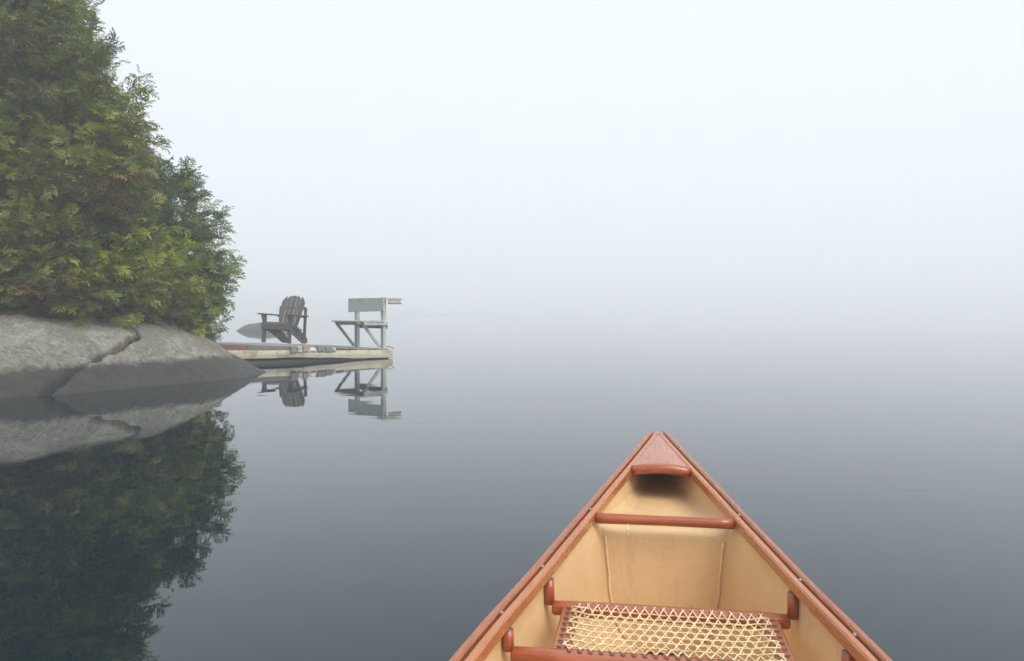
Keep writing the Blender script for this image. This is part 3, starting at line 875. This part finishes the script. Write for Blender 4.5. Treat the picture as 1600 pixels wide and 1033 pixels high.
# back: five slats fanning upward, rounded tops
tilt_b = math.radians(22)
bu = Vector((0, -math.sin(tilt_b), math.cos(tilt_b))); b0 = Vector((0, -0.40, 0.235))
nrm = Vector((0, math.cos(tilt_b), math.sin(tilt_b)))
tops = [0.665, 0.71, 0.73, 0.71, 0.665]
for k in range(5):
    c0, c1 = (k - 2) * 0.080, (k - 2) * 0.100
    w0, w1 = 0.033, 0.0445
    H = tops[k]
    o = [b0 + Vector((c0 - w0, 0, 0)), b0 + Vector((c0 + w0, 0, 0))]
    sl_ = -(k - 2) * 0.035
    for q in range(6):
        a = math.pi * q / 5
        xx = math.cos(a) * w1; o.append(b0 + Vector((c1 + xx, 0, 0)) + bu * (H + 0.022 * math.sin(a) + sl_ * xx / w1))
    prism('back_slat', o, nrm, 0.02, M_CHAIR, chair, 0.004)
for hh, ww in ((0.05, 0.23), (0.50, 0.27)):
    c = b0 + bu * hh - nrm * 0.024
    beam('back_brace', c + Vector((-ww, 0, 0)), c + Vector((ww, 0, 0)), 0.06, 0.024, M_CHAIR, chair, up=nrm)
beam('arm_brace', (-hw - 0.04, -0.60, 0.515), (hw + 0.04, -0.60, 0.515), 0.05, 0.022, M_CHAIR, chair)

# ------------------------------------------------------------------ bench at the end of the dock
bn = empty('dock_bench', DM4 @ Vector((dl - 0.07, 0.10, 0.0)))
ub = Vector((ey.x, ey.y, 0)).normalized(); vb = -Vector((ex.x, ex.y, 0)).normalized()
# local X = along the dock end, away from the viewer; local Y = the way the bench faces (shoreward)
bn.rotation_euler = Matrix((ub, vb if ub.cross(vb).z > 0 else vb, Vector((0, 0, 1)))).transposed().to_euler()
tag(bn, 'pale grey green bench with broad backboard and diagonal struts at the dock end', 'bench')
def up_at(y): return y * math.tan(tilt)            # deck rises shoreward
S1 = 1.02
for x in (0.0, S1):
    box('post', (x - 0.05, -0.035, -0.004), (x + 0.05, 0.035, 1.03 if x else 1.035), M_BENCH, bn)
    beam('strut', (x + 0.075, 0.04, 0.03), (x + 0.075, 0.47, 0.535), 0.035, 0.055, M_BENCH, bn)
    box('seat_bearer', (x - 0.083, -0.05, 0.47), (x - 0.053, 0.50, 0.535), M_BENCH, bn)
hexa('backboard', [(-0.09, 0.038, 0.755), (S1 + 0.26, 0.038, 0.735), (S1 + 0.26, 0.064, 0.735), (-0.09, 0.064, 0.755),
                   (-0.09, 0.038, 1.025), (S1 + 0.26, 0.038, 1.03), (S1 + 0.26, 0.064, 1.03), (-0.09, 0.064, 1.025)], M_BENCH, bn)
for k in range(3):
    y = 0.045 + 0.172 * k
    box('seat_board', (-0.10 + 0.01 * k, y, 0.537), (S1 + 0.13 - 0.02 * k, y + 0.165, 0.565), M_BENCH, bn)
box('cross_beam', (-0.05, -0.068, 0.40), (S1 + 0.10, -0.037, 0.53), M_BENCHDARK, bn)
# short box of boards nailed to the near post, sticking out past the dock end
box('side_board', (-0.135, -0.36, 0.985), (-0.095, 0.034, 1.025), M_BENCH, bn)
box('side_board', (-0.135, -0.35, 0.895), (-0.095, -0.04, 0.925), M_GREYWOOD, bn)
box('side_panel', (-0.120, -0.34, 0.926), (-0.098, -0.05, 0.984), M_PINK, bn)

# ------------------------------------------------------------------ canoe parts
def C_hull():
    ss = np.concatenate([np.linspace(-2.0, -1.6, 14), np.linspace(-1.5, 2.4, 44), np.linspace(2.45, 3.105, 30)])
    m = 26
    v, f, mi = [], [], []
    def ring(s, off):
        zb, zg = keel(s) + off * 1.0, sheer(s) - 0.015
        zb = min(zb, zg - 0.012)
        pts = []
        for j in range(2 * m + 1):
            u = abs(j - m) / m                       # 1 at gunwale, 0 at the keel
            h = u ** 1.7
            x = hull_x(s, h, off)
            pts.append((math.copysign(x, j - m) if j != m else 0.0, s, zb + (zg - zb) * h))
        return pts
    k = 2 * m + 1
    for off in (0.0, 0.007):
        for s in ss: v += ring(s, off)
    n = len(ss)
    for L in (0, 1):
        for i in range(n - 1):
            for j in range(k - 1):
                a = L * n * k + i * k + j
                f.append((a, a + 1, a + k + 1, a + k)); mi.append(1 - L)
    for i in range(n - 1):
        for j in (0, k - 1):
            a = i * k + j; b = n * k + i * k + j
            f.append((a, a + k, b + k, b)); mi.append(0)
    for i in (0, n - 1):
        for j in range(k - 1):
            a = i * k + j; b = n * k + i * k + j
            f.append((a, a + 1, b + 1, b)); mi.append(1)
    me = mesh_pd('hull', v, f)
    o = link('hull', me, [M_HULL, M_HULLOUT], canoe, smooth=True)
    me.polygons.foreach_set('material_index', mi)
    return o
C_hull()
def rail(side, inner, name, mat):
    ss = list(np.linspace(-1.99, S_TIP + (0.012 if not inner else 0.0), 90))
    def sec(i):
        s = ss[i]
        wo_ = half_w(s); zt = sheer(s)
        if inner: xo, xi = wo_ - 0.0265, wo_ - 0.0455
        else: xo, xi = wo_, wo_ - 0.0185
        xi = max(xi, 0.0005 if inner else -1); xo = max(xo, xi + 0.004)
        hgt = 0.030 if inner else 0.027
        r = 0.004
        q = [(xi + r, zt), (xo - r, zt), (xo, zt - r), (xo, zt - hgt + r), (xo - r, zt - hgt), (xi + r, zt - hgt), (xi, zt - hgt + r), (xi, zt - r)]
        return [Vector((side * a, s, b)) for a, b in q]
    me = sweep_mesh(name, ss, sec)
    return link(name, me, mat, canoe, smooth=False)
for sd_ in (-1, 1):
    rail(sd_, False, 'outwale', M_RAIL)
    rail(sd_, True, 'inwale', M_INWALE)
def deck_plate(s0, s1, name):
    """triangular deck let in between the inwales, crowned, with a rounded thick inner edge"""
    n, m = 16, 14
    v, f = [], []
    sg = 1 if s1 > s0 else -1
    for side in (0, 1):
        for i in range(n + 1):
            s = s0 + (s1 - s0) * i / n
            wi = max(half_w(s) - 0.0465, 0.002)
            for j in range(m + 1):
                u = -1 + 2 * j / m
                crown = 0.012 * (1 - u * u) * min(1, wi / 0.08)
                edge = 0.010 * (1 - u * u)           # inner edge curves gently
                zz = sheer(s) - 0.002 + crown - (0.028 if side else 0.0)
                ss_ = s - sg * edge * (1 - i / n) * -1 * (1 if i == 0 else 0)
                v.append((u * wi, ss_, zz))
    A = (n + 1) * (m + 1)
    for i in range(n):
        for j in range(m):
            a = i * (m + 1) + j
            f.append((a, a + 1, a + m + 2, a + m + 1)); f.append((A + a, A + a + m + 1, A + a + m + 2, A + a + 1))
    for j in range(m):
        f.append((j, A + j, A + j + 1, j + 1)); e = n * (m + 1) + j; f.append((e, e + 1, A + e + 1, A + e))
    for i in range(n):
        a = i * (m + 1); b = a + m
        f.append((a, a + m + 1, A + a + m + 1, A + a)); f.append((b, A + b, A + b + m + 1, b + m + 1))
    me = mesh_pd(name, v, f)
    bm = bmesh.new(); bm.from_mesh(me); bmesh.ops.recalc_face_normals(bm, faces=bm.faces[:]); bm.to_mesh(me); bm.free()
    return link(name, me, M_DECK, canoe)
S_DECK = 2.66
deck_plate(S_DECK, S_TIP - 0.005, 'deck_plate')
deck_plate(2 * S_MID - S_DECK, 2 * S_MID - S_TIP + 0.005, 'deck_plate')
# rounded nosing along the deck's inner edge
w_ = half_w(S_DECK) - 0.048
pts = [(u * w_, S_DECK - 0.012 + 0.010 * u * u, sheer(S_DECK) - 0.012 + 0.010 * (1 - u * u)) for u in np.linspace(-1, 1, 13)]
link('deck_nosing', tube_mesh('deck_nosing', pts, 0.0165, 12), M_BAR, canoe, smooth=True)
# carry thwart
S_TW = 2.255; zt_ = sheer(S_TW)
w_ = half_w(S_TW) - 0.044
pts = [(u * w_, S_TW, zt_ - 0.020) for u in np.linspace(-1, 1, 11)]
link('thwart', tube_mesh('thwart', pts, [0.0135 + 0.0015 * abs(u) for u in np.linspace(-1, 1, 11)], 14), M_BAR, canoe, smooth=True)
# centre yoke behind the viewer keeps the hull believable from other positions
S_YK = -0.55; w_ = half_w(S_YK) - 0.044
box('thwart', (-w_, S_YK - 0.035, sheer(S_YK) - 0.045), (w_, S_YK + 0.035, sheer(S_YK) - 0.022), M_BAR, canoe)
# bow float tank: top and bulkhead
S_BK = 2.30
def tank():
    v, f = [], []
    ns, m = 14, 16
    def hw_at(s, z):
        zb, zg = keel(s), sheer(s)
        return max(hull_x(s, min(max((z - zb) / (zg - zb), 0.001), 1)) - 0.001, 0.002)
    # lid
    for i in range(ns + 1):
        s = S_BK + (3.02 - S_BK) * i / ns
        z = 0.279 + 0.02 * i / ns
        w = hw_at(s, z + 0.02)
        for j in range(m + 1):
            u = -1 + 2 * j / m
            v.append((u * w, s, z + 0.022 * max(0, (abs(u) - 0.72) / 0.28) ** 2))
    for i in range(ns):
        for j in range(m):
            a = i * (m + 1) + j; f.append((a, a + 1, a + m + 2, a + m + 1))
    # bulkhead below the lid's edge, with a softened corner
    rows = [(-0.006, -0.006), (-0.010, -0.018)] + [(-0.010, -0.018 - 0.32 * q / 8) for q in range(1, 9)]
    prev = list(range(m + 1))
    for dy, dz in rows:
        s = S_BK + dy; z = 0.279 + dz
        zz = max(z, keel(S_BK) + 0.010)
        w = hw_at(S_BK, max(zz, keel(S_BK) + 0.012)) if dz < -0.006 else hw_at(S_BK, 0.29)
        cur = []
        for j in range(m + 1):
            u = -1 + 2 * j / m
            cur.append(len(v)); v.append((u * w, s, zz))
        for j in range(m): f.append((prev[j], cur[j], cur[j + 1], prev[j + 1]))
        prev = cur
    me = mesh_pd('float_tank', v, f)
    bm = bmesh.new(); bm.from_mesh(me); bmesh.ops.recalc_face_normals(bm, faces=bm.faces[:]); bm.to_mesh(me); bm.free()
    return link('float_tank', me, M_HULL, canoe, smooth=True)
tank()
for sd_ in (-1, 1):
    pts = []
    for z in np.linspace(0.262, -0.03, 12):
        zb, zg = keel(S_BK), sheer(S_BK)
        pts.append((sd_ * (hull_x(S_BK, (z - zb) / (zg - zb)) - 0.009 + 0.0012 * math.sin(z * 70)), S_BK - 0.011, z))
    link('resin_fillet', tube_mesh('resin_fillet', pts, 0.0036, 8), M_RESIN, canoe, smooth=True)
# white cord tied round the thwart
cx = -0.100
link('cord', tube_mesh('cord', [(cx, S_TW - 0.012, zt_ - 0.030), (cx + 0.001, S_TW - 0.015, zt_ - 0.044), (cx + 0.003, S_TW - 0.008, zt_ - 0.060)], 0.0019, 6), M_CORD, canoe)
# screws along the seam between inwale and outwale
def screw_mesh():
    bm = bmesh.new(); bmesh.ops.create_cone(bm, cap_ends=True, segments=12, radius1=0.0040, radius2=0.0030, depth=0.003)
    me = bpy.data.meshes.new('screw'); bm.to_mesh(me); bm.free(); me.materials.append(M_SCREW); return me
SCR = screw_mesh()
for sd_ in (-1, 1):
    for s in (2.27, 1.86, 1.60, 1.2, 0.8):
        o = bpy.data.objects.new('screw', SCR); COL.objects.link(o); o.parent = canoe
        o.location = (sd_ * (half_w(s) - 0.026), s, sheer(s) + 0.0005)

# bow seat: two cross bars hung from the gunwales, side rails, laced panel
ZS_ = 0.222
S_F, S_B = 1.862, 1.592
def bar(s, nm, h_=0.022):
    w = min(hull_x(s, (ZS_ - keel(s)) / (sheer(s) - keel(s))) - 0.010, half_w(s) - 0.048)
    return w
wF, wB = bar(S_F, 'f'), bar(S_B, 'b')
def seat_bar(s, w, lac):
    """flat laced middle with turned round ends, like the photo's bars"""
    ss = [-w, -w + 0.006, -lac - 0.02, -lac - 0.002, -lac + 0.02, lac - 0.02, lac + 0.002, lac + 0.02, w - 0.006, w]
    def sec(i):
        x = ss[i]
        rnd = abs(x) > lac + 0.01
        dep = 0.0165 if rnd else 0.025
        hh = 0.0165 if rnd else 0.013
        if i in (0, len(ss) - 1): dep *= 0.8; hh *= 0.8
        out = []
        for j in range(16):
            a = 2 * math.pi * j / 16
            e = 1.0 if rnd else 0.45
            out.append(Vector((x, s + math.copysign(abs(math.cos(a)) ** e, math.cos(a)) * dep, ZS_ - 0.013 + math.copysign(abs(math.sin(a)) ** e, math.sin(a)) * hh)))
        return out
    me = sweep_mesh('seat_bar', ss, sec)
    return me
LAC = 0.222
seat = link('seat', seat_bar(S_F, wF, LAC), M_BAR, canoe, smooth=True)
tag(seat, 'red wood canoe seat laced with pale rawhide')
link('rear_bar', seat_bar(S_B, wB, LAC), M_BAR, seat, smooth=True)
for sd_ in (-1, 1):
    hexa('side_rail', [(sd_ * LAC - 0.019, S_B + 0.015, ZS_ - 0.024), (sd_ * LAC + 0.019, S_B + 0.015, ZS_ - 0.024), (sd_ * LAC + 0.019, S_F - 0.015, ZS_ - 0.024), (sd_ * LAC - 0.019, S_F - 0.015, ZS_ - 0.024),
                       (sd_ * LAC - 0.019, S_B + 0.015, ZS_ - 0.002), (sd_ * LAC + 0.019, S_B + 0.015, ZS_ - 0.002), (sd_ * LAC + 0.019, S_F - 0.015, ZS_ - 0.002), (sd_ * LAC - 0.019, S_F - 0.015, ZS_ - 0.002)], M_RAIL, seat, 0.004)
    for s, w in ((S_F, wF), (S_B, wB)):
        zt = sheer(s) - 0.031
        xh = sd_ * (half_w(s) - 0.0415)
        link('hanger', tube_mesh('hanger', [(xh, s, ZS_ - 0.004), (xh, s, zt)], [0.0122, 0.0112], 14), M_HANG, seat, smooth=True)
        link('hanger_top_shade', tube_mesh('hanger_top_shade', [(xh, s, zt - 0.002), (xh, s, zt + 0.0015)], 0.0108, 14), M_WRAP_SHADE, seat, smooth=True)  # dark disc paints the nut's shadow at the hanger top
# lacing: rows across and two sets of diagonals, woven over and under
X0, X1 = -LAC + 0.004, LAC - 0.004
Y0, Y1 = S_B + 0.006, S_F - 0.006
def strand(a, b, phase, r=0.0018, amp=0.0008, step=0.012):
    a, b = np.array(a), np.array(b); L = np.linalg.norm(b - a)
    if L < 0.02: return
    n = max(int(L / step), 3)
    pts = []
    for i in range(n + 1):
        t = i / n; p = a + (b - a) * t
        end = min(t, 1 - t) * L
        sag = 0.003 * math.sin(math.pi * t)
        z = ZS_ + 0.0035 - 0.0045 * min(1, max(0, (end - 0.02) / 0.03)) + amp * math.sin(i * math.pi / 2 + phase) - sag
        pts.append((p[0], p[1], z))
    link('lacing_strand', tube_mesh('lacing_strand', pts, r, 5), M_LACE, seat, smooth=True)
nd = 19; pit = (X1 - X0 - 0.03) / nd
slope = 0.345
row = pit / (2 * slope)
NR_ = int((Y1 - Y0 - 0.012) / row)
rows_y = [Y0 + row * (i + 0.5) for i in range(NR_ + 1) if Y0 + row * (i + 0.5) < Y1 - 0.008]
for i, y in enumerate(rows_y):
    strand((X0, y + 0.002, 0), (X1, y - 0.002, 0), i * math.pi)
for sg in (1, -1):
    dx = (Y1 - Y0) * slope
    for i in range(-8, nd + 9):
        xs = X0 + 0.015 + pit * i
        a, b = np.array((xs, Y0)), np.array((xs + sg * dx, Y1))
        # clip to the panel
        ta, tb = 0.0, 1.0
        for lim, s_ in ((X0, 1), (X1, -1)):
            fa, fb = s_ * (a[0] - lim), s_ * (b[0] - lim)
            if fa < 0 and fb < 0: ta, tb = 1, 0; break
            if fa < 0: ta = max(ta, fa / (fa - fb))
            elif fb < 0: tb = min(tb, fa / (fa - fb))
        if tb - ta < 0.06: continue
        strand(a + (b - a) * ta, a + (b - a) * tb, sg * 1.2 + i)
# dark wraps where the lacing goes through the frame
def wrap_mesh():
    return tube_mesh('lacing_hole', [(-0.0045, 0, 0), (0.0045, 0, 0)], 0.0020, 8)
WM = wrap_mesh(); WM.materials.append(M_WRAP_SHADE)
def wrap(x, y, rz):
    o = bpy.data.objects.new('lacing_hole', WM); COL.objects.link(o); o.parent = seat
    o.location = (x, y, ZS_ + 0.0008); o.rotation_euler = (0, 0, rz)
for i in range(nd + 1):
    wrap(X0 + 0.015 + pit * i, Y1 + 0.006, 0.6); wrap(X0 + 0.015 + pit * i, Y0 - 0.006, -0.6)
for y in rows_y:
    for sx in (-1, 1):
        wrap(sx * (LAC + 0.004), y, 0.3 * sx)

# ------------------------------------------------------------------ haze
hz = Mat('morning mist'); hz.t.nodes.remove(hz.b)
pv = hz.n('ShaderNodeVolumePrincipled')
pv.inputs['Color'].default_value = (0.97, 0.985, 1.0, 1); pv.inputs['Density'].default_value = HAZE_DENSITY
pv.inputs['Anisotropy'].default_value = 0.05
hz.l(pv.outputs[0], hz.out.inputs['Volume'])
box('haze', (-600, -600, -1.6), (600, 600, 22.0), hz.m, None, 0)
tag(bpy.data.objects['haze'], 'pale morning mist over the whole lake', 'mist', kind='stuff')
